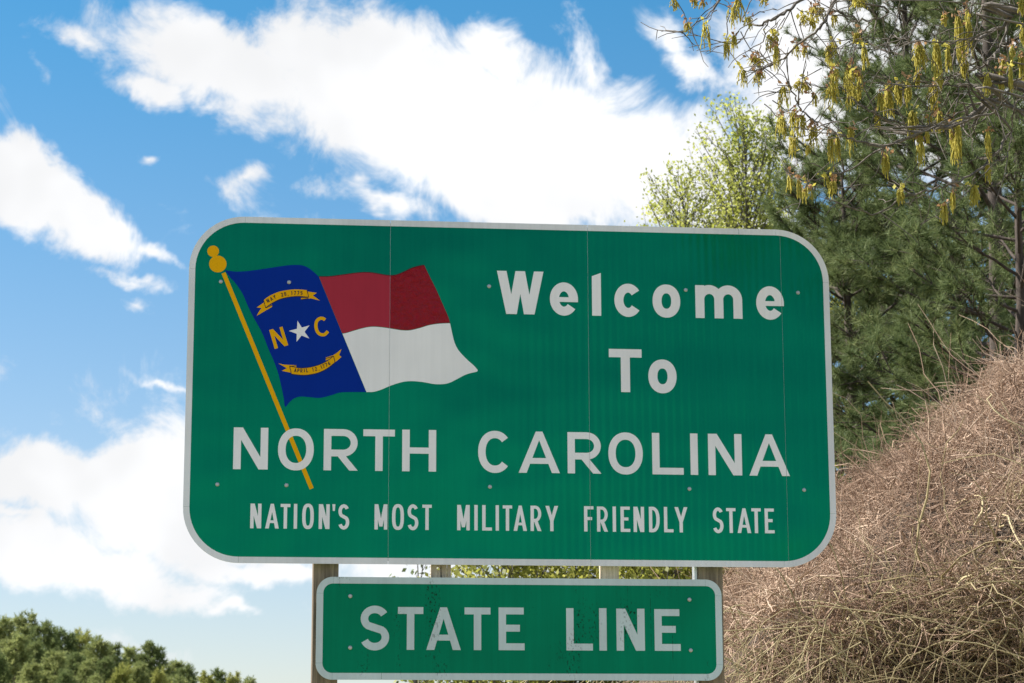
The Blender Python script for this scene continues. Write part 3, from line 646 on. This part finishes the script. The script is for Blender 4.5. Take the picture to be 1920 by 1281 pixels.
def pine(name, label, u, D_y, top, cb, seed, maxlen=3.6, nb=60, rad0=0.2, mats=(PBARK,NEEDLE), group=None, lean=0.0, needles=27, far=False, xyz=None, dens=1.0, dead=6):
    rng = np.random.default_rng(seed)
    if xyz is None:
        x = on_y(u,640,D_y)[0]; base = np.array([x,D_y,float(gz(x,D_y))-0.15])
    else: base = np.array(xyz,float)
    H = top-base[2]
    root = thing(name, label, 'tree', tuple(base), group)
    zt = np.linspace(0,1,12); wob = np.cumsum(rng.normal(0,0.05,(12,2)),0)*0.6
    tr = np.stack([lean*zt**1.5*H+wob[:,0], wob[:,1], zt*H],1); tr[0,:2] = 0
    a = Acc(); a.tube(tr, rad0*(1-zt)**0.8+0.02, 10); add('trunk', a.mesh('trunk', smooth=True), mats[0], root)
    B = Acc(); TP=[]; TD=[]
    cbf = (cb-base[2])/H
    for k in range(nb+dead):
        isdead = k >= nb
        f = rng.uniform(max(0.1,cbf-0.25),cbf+0.12) if isdead else cbf+(1-cbf)*((k+0.5)/nb)**0.95*0.985
        p0 = np.array([np.interp(f,zt,tr[:,i]) for i in range(3)])
        g = (f-cbf)/(1-cbf) if not isdead else 0.1
        L = maxlen*(0.35+0.65*min(1,g/0.2+0.3))*(1-max(0,g))**(0.85 if far else 0.62)*rng.uniform(0.65,1.12)+0.25
        if isdead: L *= rng.uniform(0.3,0.6)
        azm = k*2.39996+rng.normal(0,0.35); elv = rad(-4+48*max(0,g)+rng.normal(0,8))
        d = np.array([math.cos(azm)*math.cos(elv), math.sin(azm)*math.cos(elv), math.sin(elv)])
        tt = np.linspace(0,1,7)[:,None]; pts = p0+d*L*tt+np.array([0,0,1.0])*L*0.16*(tt**2.2-0.4*tt)+np.cumsum(rng.normal(0,0.02*L,(7,3)),0)*tt
        B.tube(pts, np.linspace(0.011*L+0.012,0.008,7), 5)
        if isdead:
            for _ in range(3):
                q = pts[rng.integers(3,6)]; e_ = q+unit(d+rng.normal(0,0.7,3))*L*rng.uniform(0.15,0.35); B.tube(np.linspace(q,e_,3), [0.012,0.009,0.005], 4)
            continue
        ns = int((5+L*4.6)*dens)
        for j in range(ns):
            s = rng.uniform(0.2 if far else 0.42,1.0); q = np.array([np.interp(s,tt[:,0],pts[:,i]) for i in range(3)])
            dd = unit(d*0.9+rng.normal(0,0.5,3)*np.array([1,1,0.45])+np.array([0,0,0.12])); l2 = (0.20*L+0.22)*rng.uniform(0.5,1.2)*(1.15-0.5*s)
            e_ = q+dd*l2+np.array([0,0,0.1*l2])
            if not far: B.tube(np.linspace(q,e_,3), [0.011,0.009,0.006], 3)
            m_ = 2+int(l2*4.5)
            for i in range(m_):
                h = 0.5+0.5*(i+1)/m_; pp = q+(e_-q)*h; d3 = unit(dd+rng.normal(0,0.55,3)+np.array([0,0,0.3]))
                pp = pp+d3*rng.uniform(0.03,0.5 if far else 0.16); TP.append(pp); TD.append(d3)
        TP.append(pts[-1]); TD.append(d)
    add('branches', B.mesh('branches', smooth=True), mats[0], root)['kind'] = 'stuff'
    TP = np.array(TP); TD = np.array(TD)
    V,t = tufts(rng, TP, TD, (0.30 if far else 0.20)*rng.uniform(0.8,1.2,len(TP)), 0.05 if far else 0.011, needles, 0.62)
    c = add('crown', mesh_np('needles', V, tris=t), mats[1], root); c['kind'] = 'stuff'
    return root
def broadleaf(name, label, x, y, top, spread, seed, leafmat, barkmat=GBARK, nstem=1, leaf=0.09, per=5, ups=0.75, group=None, low=0.25, cat='tree', nlimb=26, jit=0.10):
    rng = np.random.default_rng(seed); base = np.array([x,y,float(gz(x,y))-0.1]); H = top-base[2]
    root = thing(name, label, cat, tuple(base), group)
    TR = Acc(); B = Acc(); LP = []
    for sidx in range(nstem):
        zt = np.linspace(0,1,10); wob = np.cumsum(rng.normal(0,0.03*H/8,(10,2)),0)
        ln = rng.normal(0,0.10,2)*H*(nstem>1); hh = H*(1 if sidx == 0 else rng.uniform(0.7,0.95))
        st_ = np.stack([wob[:,0]+ln[0]*zt, wob[:,1]+ln[1]*zt, zt*hh],1); st_[0,:2] = 0
        TR.tube(st_, (0.008*hh+0.015)*(1-zt)**0.9+0.006, 8)
        for k in range(nlimb):
            f = low+(0.97-low)*(k+rng.uniform(0,1))/nlimb; p0 = np.array([np.interp(f,zt,st_[:,i]) for i in range(3)])
            L = spread*(1-f)**0.6*rng.uniform(0.6,1.15)+0.2; azm = k*2.4+rng.normal(0,0.4)
            d = unit(np.array([math.cos(azm)*(1-ups), math.sin(azm)*(1-ups), ups*rng.uniform(0.7,1.1)]))
            tt = np.linspace(0,1,6)[:,None]; pts = p0+d*L*tt+np.array([0,0,0.15*L])*tt**2+np.cumsum(rng.normal(0,0.035*L,(6,3)),0)*tt
            B.tube(pts, np.linspace(0.010*L+0.006,0.005,6), 4)
            for j in range(int(5+L*3.5)):
                s = rng.uniform(0.25,1.0); q = np.array([np.interp(s,tt[:,0],pts[:,i]) for i in range(3)])
                d2 = unit(d*0.7+rng.normal(0,0.45,3)+np.array([0,0,0.35])); l2 = rng.uniform(0.25,0.9)*(0.25*L+0.2); e_ = q+d2*l2
                B.tube(np.linspace(q,e_,3), [0.007,0.005,0.003], 3)
                for i in range(1,int(3+l2*4)): LP.append(q+(e_-q)*i/int(2+l2*4))
            LP += [pts[-1],pts[-2]]
    add('trunk', TR.mesh('trunk', smooth=True), barkmat, root); add('branches', B.mesh('branches', smooth=True), barkmat, root)['kind'] = 'stuff'
    V,q = leaves(rng, np.array(LP), leaf, per, jit); c = add('crown', mesh_np('leaves', V, q), leafmat, root); c['kind'] = 'stuff'
    return root
Xat = lambda u,v,Y: on_y(u,v,Y)[0]
Zat = lambda u,v,Y: on_y(u,v,Y)[2]

# ------------------------------------------------------------------ pines on the bank
pine('pine_tree','tall dark pine with thick trunk standing above the brush behind the oak branches',1862,21.0,19.5,4.4,11,3.9,100,0.16,dens=1.4)
pine('pine_tree','dark pine with trunk low behind the brush, between the thick trunked pine and the sign',1712,27.0,18.3,5.4,22,3.8,88,0.16)
pine('pine_tree','shorter pine growing close behind the right end of the welcome sign',1590,25.0,Zat(1560,330,25.0),4.6,33,3.3,84,0.13,dens=1.2)
pine('pine_tree','slender young pine with pointed top beside the pale green tree',1523,31.0,Zat(1523,310,31.0),7.0,44,1.5,40,0.09)
pine('pine_tree','pine behind the hanging catkins with crown against the bright cloud',1800,34.0,23.0,7.5,55,4.2,84,0.18,dens=1.1)
pine('pine_tree','pine at the far end of the bank beyond the brush',1985,25.0,20.0,6.5,66,4.4,92,0.18,dens=1.3)
pine('pine_tree','small bushy pine just behind the brush, in front of the tall thick trunked pine',1915,16.5,11.5,4.6,88,2.5,64,0.10,dens=1.1,needles=24)
pine('pine_tree','dense pine far back between the trunks, filling the gap beyond the brush',1835,42.0,15.0,5.0,99,4.4,56,0.17,dens=0.9)
pine('pine_tree','pine in the back of the stand, mostly hidden by other pines',1650,38.0,15.5,6.0,77,4.2,64,0.17)

# ------------------------------------------------------------------ spring trees
def bl(name,label,u,v,Y,**k): return broadleaf(name,label,Xat(u,v,Y),Y,Zat(u,v,Y),**k)
bl('spring_tree','tall upright tree with sparse pale green new leaves behind the welcome sign',1396,236,36.0,spread=5.0,seed=5,leafmat=SPRING,nlimb=85,ups=0.68,per=3,leaf=0.10,jit=0.10,low=0.55)
bl('spring_tree','thinner pale leaved tree beside the tall spring tree, nearer the young pine',1445,262,38.0,spread=3.0,seed=6,leafmat=SPRING,nlimb=40,ups=0.76,per=2,leaf=0.09,low=0.5)
bl('spring_tree','low pale leaved tree peeping over the sign edge above the word Welcome',1290,330,37.0,spread=4.2,seed=7,leafmat=SPRING,nlimb=60,ups=0.64,per=3,leaf=0.10,low=0.5)
bl('spring_tree','yellow green leafed tree glowing between the pines',1610,420,34.0,spread=2.2,seed=8,leafmat=YELLOW,nlimb=26,ups=0.66,per=4,leaf=0.13)
bl('spring_tree','bare stemmed thin tree with few pale leaves before the young pine',1490,330,40.0,spread=1.6,seed=9,leafmat=SPRING,nlimb=34,ups=0.82,per=3,leaf=0.10)
for k,(u,v,Y,sd) in enumerate([(1010,985,21.0,15),(1110,960,22.0,16),(1225,950,20.0,17),(930,1015,23.5,18),(1300,930,24.0,19)]):
    bl('leafy_shrub','yellow green leafy shrub seen in the gap between the two signs',u,v,Y,spread=2.0,seed=sd,leafmat=YELLOW,nlimb=22,ups=0.5,per=4,leaf=0.11,nstem=3,low=0.12,cat='shrub',group='yellow green shrubs behind the signs')
bl('bare_sapling','thin sapling with a few dark leaves beside the grooved timber brace',785,1040,22.0,spread=0.8,seed=21,leafmat=NEEDLE,nlimb=12,ups=0.6,per=1,leaf=0.10,low=0.3)

# ------------------------------------------------------------------ dry vine thicket
rngb = np.random.default_rng(3)
RY = 12.0
ridge_px = [(1180,1290),(1290,1150),(1330,1068),(1400,1000),(1480,935),(1565,872),(1620,832),(1700,772),(1780,718),(1850,668),(1920,642),(2000,620),(2150,600),(2400,640)]
rp = np.array([on_y(u,v,RY) for u,v in ridge_px]); RXs, RZs = rp[:,0], rp[:,2]-0.42
def mound(x,y):
    zr = np.interp(x,RXs,RZs); gr = gz(x,y)
    s = np.where(y<RY, np.sqrt(np.clip(1-((RY-y)/7.0)**2,0,1))**1.25, np.clip(1-0.35*((y-RY)/6.0)**2,0,1))
    bumps = 0.38*np.sin(x*2.1+1.3*np.sin(y*1.7))*np.sin(y*1.9+x)+0.14*np.sin(x*5.3+2*y)*np.sin(y*4.1)
    return np.maximum(gr, gr+(zr-gr)*s+bumps*0.8*s)
xs_ = np.linspace(RXs[0]-0.3,RXs[-1],90); ys_ = np.linspace(4.6,19,70); MX,MY = np.meshgrid(xs_,ys_); MZ = mound(MX,MY)-0.45
def undercut(x,z): return np.clip(3.7-z,0,1.3)*1.5*sstep(1.2,3.5,x)
MY = MY+undercut(MX,MZ)
nn = len(xs_); ii = (np.arange(len(ys_)-1)[:,None]*nn+np.arange(nn-1)[None,:]).ravel()
acc_core = mesh_np('core', np.stack([MX,MY,MZ],-1).reshape(-1,3), np.stack([ii,ii+1,ii+nn+1,ii+nn],-1), smooth=True)
brush = thing('brush_thicket','mound of dry brown tangled leafless vines and brush on the bank','brush',(float(RXs.mean()),RY,float(gz(RXs.mean(),RY))))
def shift(me,off):
    me.transform(Matrix.Translation(Vector(-off))); return me
o = add('shaded_litter_core', shift(acc_core,BASE[brush.name]), SHADE_LITTER, brush)  # backing mound under the vines, its dark colour stands in for shade
def vines(n, ln, r0, xr, yr, deep, updir, curl, name, m, K=6, zcap=None):
    x = rngb.uniform(*xr,n); y = yr[0]+(yr[1]-yr[0])*rngb.uniform(0,1,n)**1.0
    z = mound(x,y)-rngb.uniform(0,1,n)**1.3*deep
    if zcap is not None:
        keep = z < mound(x,np.full(n,RY))*0+zcap+rngb.uniform(-0.5,0.5,n); x,y,z = x[keep],y[keep],z[keep]; n = len(x)
    e = 0.15; nx_ = -(mound(x+e,y)-mound(x-e,y))/(2*e); ny_ = -(mound(x,y+e)-mound(x,y-e))/(2*e)
    nrm = unit(np.stack([nx_,ny_,np.ones(n)],1))
    d = unit(rngb.normal(0,1,(n,3))*np.array([1.2,0.6,0.6])); d = d-nrm*(np.sum(d*nrm,1,keepdims=True))*(1-updir); d = unit(d+nrm*updir*0.5)
    L = ln*rngb.lognormal(0,0.45,n)
    y = y+undercut(x,z)
    P = np.zeros((n,K,3)); P[:,0] = np.stack([x,y,z],1); cur = d; turn = rngb.normal(0,curl,(n,3))
    for k in range(1,K):
        cur = unit(cur+turn+rngb.normal(0,curl*1.2,(n,3))); P[:,k] = P[:,k-1]+cur*(L/(K-1))[:,None]
    R = r0*rngb.lognormal(0,0.45,n)[:,None]*np.linspace(1,0.45,K)[None]
    V,Q = tubes(P,R,3)
    o = add(name, mesh_np(name, V-BASE[brush.name], Q, smooth=True), m, brush); o['kind'] = 'stuff'
xr = (RXs[1],RXs[-2]+0.4)
vines(37000,0.26,0.0036,xr,(4.9,14.0),0.34,0.75,0.42,'dry_twigs',TWIG,4)
vines(3600,0.75,0.0050,xr,(4.9,11.2),0.30,0.05,0.28,'long_vines',TWIG,7)
vines(2200,0.95,0.0055,xr,(4.8,8.0),0.40,0.05,0.30,'olive_stems',STEM,10)

def hanging_stems(n):
    K = 8; x = rngb.uniform(1.5,xr[1],n); y = rngb.uniform(6.4,8.6,n); z = rngb.uniform(2.5,3.5,n); k = np.linspace(0,1,K)[None]
    P = np.zeros((n,K,3)); L = rngb.uniform(0.8,2.0,n)[:,None]
    P[:,:,0] = x[:,None]+rngb.normal(0,1.1,(n,1))*k+rngb.normal(0,0.5,(n,1))*k*k+np.cumsum(rngb.normal(0,0.035,(n,K)),1); P[:,:,1] = y[:,None]+np.cumsum(rngb.normal(0,0.03,(n,K)),1); P[:,:,2] = z[:,None]-L*k*(0.2+0.8*k)+0.35*np.sin(k*4+rngb.uniform(0,6,(n,1)))*k
    V,Q = tubes(P, rngb.uniform(0.003,0.0065,(n,1))*np.linspace(1,0.6,K)[None], 4)
    o = add('bare_stems', mesh_np('bare_stems', V-BASE[brush.name], Q, smooth=True), STEM, brush); o['kind'] = 'stuff'
hanging_stems(260)

# ------------------------------------------------------------------ oak with catkins
OY = -1.2
ox = Xat(1920,300,OY)+3.2; oz = float(gz(ox,OY))-0.1
oak = thing('oak_tree','oak with dark spreading twigs and hanging yellow catkins in front of the pines','tree',(ox,OY,oz)); ob = BASE[oak.name]
rngo = np.random.default_rng(8)
def q6(p,dy=0.0): return on_y(1200+p[0]/2.6667, p[1]/2.6667, OY+dy)
def q4(p,dy=0.0): return on_y(1480+p[0]/4.27, p[1]/4.27, OY+dy)
tpts = np.array([[ox,OY,oz],[ox-0.05,OY,oz+1.5],[ox+0.05,OY+0.05,oz+3],[ox,OY,oz+4.4],[ox-0.1,OY,oz+6.2],[ox-0.2,OY,oz+8.0],[ox,OY,oz+9.6]])
a = Acc(); a.tube(tpts,[0.26,0.22,0.20,0.18,0.13,0.08,0.03],12); add('trunk', a.mesh('trunk',ob,True), OBARK, oak)
def limb(pts, r0, r1, start=None, twigs=8, tl=0.22):
    P = [np.array(p) for p in pts]
    if start is not None: P = [np.array(start)]+P
    c = np.array(catmull(P,5)); n = len(c); c[1:-1] += rngo.normal(0,0.006,(n-2,3))
    A = Acc(); A.tube(c, np.linspace(r0*0.6,r1*0.9,n), 6); add('limb', A.mesh('limb',ob,True), OBARK, oak)
    tw = Acc()
    for _ in range(twigs):
        i = rngo.integers(n//5,n-1); d = unit(c[i]-c[i-1]); s = unit(d*0.7+rngo.normal(0,0.6,3)*np.array([1,0.8,1])+np.array([0,0,0.05])); L = tl*rngo.uniform(0.5,1.6)
        k = np.linspace(0,1,6)[:,None]; pt = c[i]+s*L*k+np.cumsum(rngo.normal(0,0.012,(6,3)),0)*k+np.array([0,0,0.25*L])*k**2*rngo.uniform(-1,1)
        tw.tube(pt, np.linspace(max(r1,0.0035),0.0018,6), 4)
        if rngo.random() < 0.7:
            j = rngo.integers(2,5); e_ = pt[j]+unit(s+rngo.normal(0,0.7,3))*L*0.5; tw.tube(np.linspace(pt[j],e_,4)+np.array([[0,0,0],[0,0,.01],[0,0,.005],[0,0,0]]), [0.0026,0.0024,0.002,0.0015], 4)
    if tw.n: add('twigs', tw.mesh('twigs',ob,True), OBARK, oak)['kind'] = 'stuff'
TS = lambda z: np.array([ox,OY,z])
Q4 = lambda L,dy=0: [q4(p,dy+0.15*math.sin(i)) for i,p in enumerate(L)]
Q6 = lambda L,dy=0: [q6(p,dy+0.12*math.sin(i*1.3)) for i,p in enumerate(L)]
limb(Q4([(1879,90),(1780,150),(1640,240),(1500,310),(1380,370),(1290,400)],0.3),0.030,0.005,TS(5.6),12)
limb(Q4([(1879,690),(1700,780),(1560,850),(1400,960),(1280,1010),(1100,1040)],0.0),0.036,0.013,TS(4.6),10)
limb(Q4([(1100,1040),(1000,1000),(900,985),(760,945),(680,900),(600,870),(520,800),(470,740),(400,690)],0.0),0.013,0.004,None,14)
limb(Q4([(1879,720),(1690,800),(1500,930),(1330,1000),(1180,1035),(1050,1050),(900,1062),(750,1020)],0.5),0.024,0.006,TS(4.5),14)
limb(Q4([(1100,1040),(930,1110),(740,1170),(600,1140),(450,1100),(350,1050),(230,980),(130,920),(70,830),(20,730),(-20,640)],-0.2),0.013,0.004,None,16)
limb(Q6([(1320,695),(1140,780),(1000,870),(850,905),(770,888),(735,870)],0.1),0.010,0.003,None,8)
limb(Q4([(1879,130),(1760,170),(1700,350),(1660,430),(1560,530),(1450,565),(1330,590)],0.4),0.018,0.005,TS(5.4),10)
limb(Q4([(1560,760),(1450,700),(1350,690),(1200,690),(1000,700),(880,715)],-0.1),0.010,0.004,None,8)
limb(Q6([(1300,-260),(1050,-120),(800,0),(730,60),(640,110),(560,120),(500,90),(440,60)],0.2),0.022,0.004,TS(7.2),14)
limb(Q6([(640,110),(615,200),(600,290),(560,330)],0.2),0.007,0.003,None,6)
limb(Q6([(560,125),(500,210),(470,215),(430,215)],0.2),0.006,0.003,None,4)
limb(Q6([(540,-90),(460,-40),(380,20),(330,90),(230,150),(210,170)],0.1),0.009,0.003,q6((1050,-120),0.2),10)
limb(Q6([(1200,-140),(1040,-60),(960,20),(920,110),(880,160),(760,250),(690,310),(600,350),(520,355)],-0.2),0.020,0.003,TS(6.9),18)
limb(Q6([(1300,-20),(1250,60),(1170,100),(1080,100),(1000,60),(940,50)],-0.1),0.012,0.004,TS(6.3),12)
limb(Q6([(1160,105),(1110,170),(1040,230),(960,240)],-0.1),0.006,0.003,None,8)
limb(Q6([(1300,-10),(1290,90),(1255,180),(1225,250)],0.0),0.006,0.003,None,6)
limb(Q6([(1450,0),(1390,90),(1330,180),(1270,250)],0.2),0.006,0.003,TS(6.1),6)
limb(Q6([(1920,120),(1780,150),(1600,200),(1440,210),(1330,200),(1260,170)],-0.3),0.012,0.003,TS(5.4),14)
limb(Q6([(1920,560),(1850,660),(1750,800),(1640,890),(1520,930),(1400,960),(1330,985),(1200,1060),(1100,1050),(1010,980),(985,930)],0.0),0.016,0.003,TS(4.1),16)
limb(Q6([(1880,520),(1860,640),(1840,760),(1790,810),(1730,825)],-0.2),0.008,0.003,q6((1920,470),-.1),6)
limb(Q6([(1680,880),(1620,960),(1560,1010),(1490,1060),(1400,1120)],0.1),0.006,0.002,None,8,0.15)
limb(Q6([(1920,430),(1800,470),(1640,540),(1500,610),(1390,650)],0.25),0.014,0.005,TS(4.5),12)
limb(Q6([(1920,500),(1780,560),(1600,600),(1460,640),(1330,690)],-0.35),0.014,0.005,TS(4.4),12)
limb(Q6([(1700,300),(1560,380),(1500,430),(1440,500)],0.0),0.007,0.003,None,8)
limb(Q6([(1920,330),(1850,440),(1760,520),(1720,600)],0.2),0.010,0.004,TS(4.8),8)
# catkins: a few hanging bunches, shared between clusters
def bunch(seed, n):
    r = np.random.default_rng(seed); K = 9; P = np.zeros((n,K,3)); R = np.zeros((n,K))
    x0 = r.uniform(-0.5,0.5,(n,1)); y0 = r.uniform(-0.5,0.5,(n,1)); ln = r.uniform(0.25,1.05,(n,1)); k = np.linspace(0,1,K)[None]
    P[:,:,0] = x0*(0.35+0.65*np.sqrt(k))+np.cumsum(r.normal(0,0.05,(n,K)),1); P[:,:,1] = y0*(0.35+0.65*np.sqrt(k))+np.cumsum(r.normal(0,0.05,(n,K)),1); P[:,:,2] = -k*ln-r.uniform(0,0.12,(n,1))
    R[:] = 1.0*(0.75+0.5*(np.arange(K)%2))[None]*r.uniform(0.8,1.2,(n,1)); R[:,-1] *= 0.5; R[:,0] *= 0.4
    return P,R
def catkin_mesh(seed, n, wd, ln):
    P,R = bunch(seed,n); P = P*np.array([wd,wd,ln]); V,Q = tubes(P,R*0.0027,4); me = mesh_np('catkins',V,Q,smooth=True); me.materials.append(CATKIN); return me
CL = [(170,0,60,40),(235,120,60,40),(270,0,50,40),(330,130,120,60),(460,40,100,50),(490,0,120,60),(430,210,90,30),(470,180,110,30),(540,90,70,50),(510,350,90,45),(590,370,60,60),(590,300,60,80),(650,180,90,40),(680,230,120,40),(780,230,70,40),(820,80,60,60),(890,40,80,80),(970,80,60,40),(1080,0,60,70),(620,0,40,40),
(945,230,110,50),(970,340,140,50),(1040,340,140,50),(1090,360,90,40),(1120,230,120,40),(1080,170,60,40),(720,430,130,60),(800,410,60,70),(875,480,60,30),(950,440,120,80),(1060,450,110,60),(700,580,120,50),(800,580,120,60),(765,690,110,55),(870,640,110,60),(950,680,160,40),(840,730,60,20),(1050,640,140,50),(750,870,100,40),(838,925,80,35),(965,910,80,40),
(1240,420,170,60),(1290,420,120,50),(1335,410,120,45),(1200,470,90,40),(1480,220,200,50),(1400,230,130,80),(1600,120,190,50),(1640,100,180,40),(1620,290,110,50),(1465,430,140,60),(1360,560,140,70),(1495,560,110,50),(1560,600,150,45),(1590,630,140,40),(1580,690,140,60),(1400,680,150,45),(1435,660,60,20),(1225,770,120,50),(1185,580,70,40),(1300,950,80,45),(1520,1020,100,50),(1565,960,100,30),(1670,930,100,50),(1740,660,140,40),(1735,820,100,30),(1735,390,100,50),(1800,360,100,45),(1815,305,70,30),(1850,330,140,30),(1905,280,150,40),(1905,0,80,40),(1910,140,90,30),(1520,80,60,40)]
extra = []
for (u,v,ln,wd) in CL:
    if u < 1120 and rngo.random() < 0.6:
        extra.append((u+rngo.uniform(-45,45), v+rngo.uniform(-25,30), ln*rngo.uniform(0.6,1.0), wd*rngo.uniform(0.6,0.9)))
    elif u > 1120 and rngo.random() < 0.15: extra.append((u+rngo.uniform(-60,60), v+rngo.uniform(-60,30), ln*rngo.uniform(0.5,0.9), wd*rngo.uniform(0.6,0.9)))
CL += extra
pxm = (OY-CAM[1])/F/2.6667
for i,(u,v,ln,wd) in enumerate(CL):
    c = q6((u,v-6), rngo.uniform(-0.2,0.25))
    near_sky = u < 1120
    n = int((9 if near_sky else 16)+wd*(0.20 if near_sky else 0.42))
    o = add('catkin_cluster', catkin_mesh(100+i, n, wd*pxm*(1.0 if near_sky else 0.8), ln*pxm*1.12), None, oak); o.location = Vector(c-ob)
    # stalk that carries the bunch and a few opening leaves above it
    st_ = Acc(); e_ = c+np.array([rngo.uniform(-0.12,0.16),rngo.uniform(-.06,.06),rngo.uniform(0.05,0.16)]); st_.tube(np.linspace(c,e_,4)+rngo.normal(0,0.006,(4,3)), [0.0022,0.0028,0.003,0.0032], 4)
    add('twigs', st_.mesh('twig',ob,True), OBARK, oak)
    V,qd = leaves(rngo, c[None]+np.array([[0,0,0.006]]), 0.035, 9, 0.017)
    add('new_leaves', mesh_np('new_leaves', V-ob, qd), BUD if i%3 else CATKIN, oak)

# ------------------------------------------------------------------ pines along the far side
FAR = []
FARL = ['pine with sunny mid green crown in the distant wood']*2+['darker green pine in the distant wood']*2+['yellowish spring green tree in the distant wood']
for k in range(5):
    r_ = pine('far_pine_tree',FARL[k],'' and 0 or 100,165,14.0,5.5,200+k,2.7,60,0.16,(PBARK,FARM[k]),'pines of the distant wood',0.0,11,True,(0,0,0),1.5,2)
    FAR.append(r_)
def copy_tree(r, loc, sc, rz):
    c = r.copy(); C.objects.link(c); c.location = loc; c.scale = sc; c.rotation_euler = (0,0,rz)
    for ch in r.children:
        d = ch.copy(); C.objects.link(d); d.parent = c
    return c
rngf = np.random.default_rng(77)
prof = [(-60,1150),(0,1160),(45,1158),(120,1182),(180,1200),(240,1214),(300,1236),(360,1252),(420,1262),(470,1270)]
pu,pv = np.array(prof).T
spots = [(10,1168,150),(48,1159,168),(85,1176,150),(118,1188,172),(150,1192,190),(185,1204,170),(215,1216,185),(245,1222,200),(288,1213,172),(325,1247,190),(352,1254,180),(385,1268,175),(408,1262,210),(440,1270,190),(468,1277,185),(-25,1155,160),
 (30,1200,135),(70,1215,140),(105,1228,132),(140,1232,145),(165,1246,138),(200,1240,150),(230,1254,142),(262,1250,155),(300,1262,150),(330,1275,160),(-10,1230,120),(55,1250,118),(120,1262,122),(180,1272,126)]
for k,(u,v,Y) in enumerate(spots):
    p = on_y(u,v,float(Y)); gz0 = float(gz(p[0],Y)); s = (p[2]-gz0)/14.0; wd = s*rngf.uniform(0.9,1.25)
    src = FAR[k if k < 5 else (k*7+k//4)%5]
    if k < 5: src.location = (p[0],Y,gz0-0.1); src.scale = (wd,wd,s); src.rotation_euler = (0,0,rngf.uniform(0,6.28))
    else: copy_tree(src,(p[0],Y,gz0-0.1),(wd,wd,s),rngf.uniform(0,6.28))
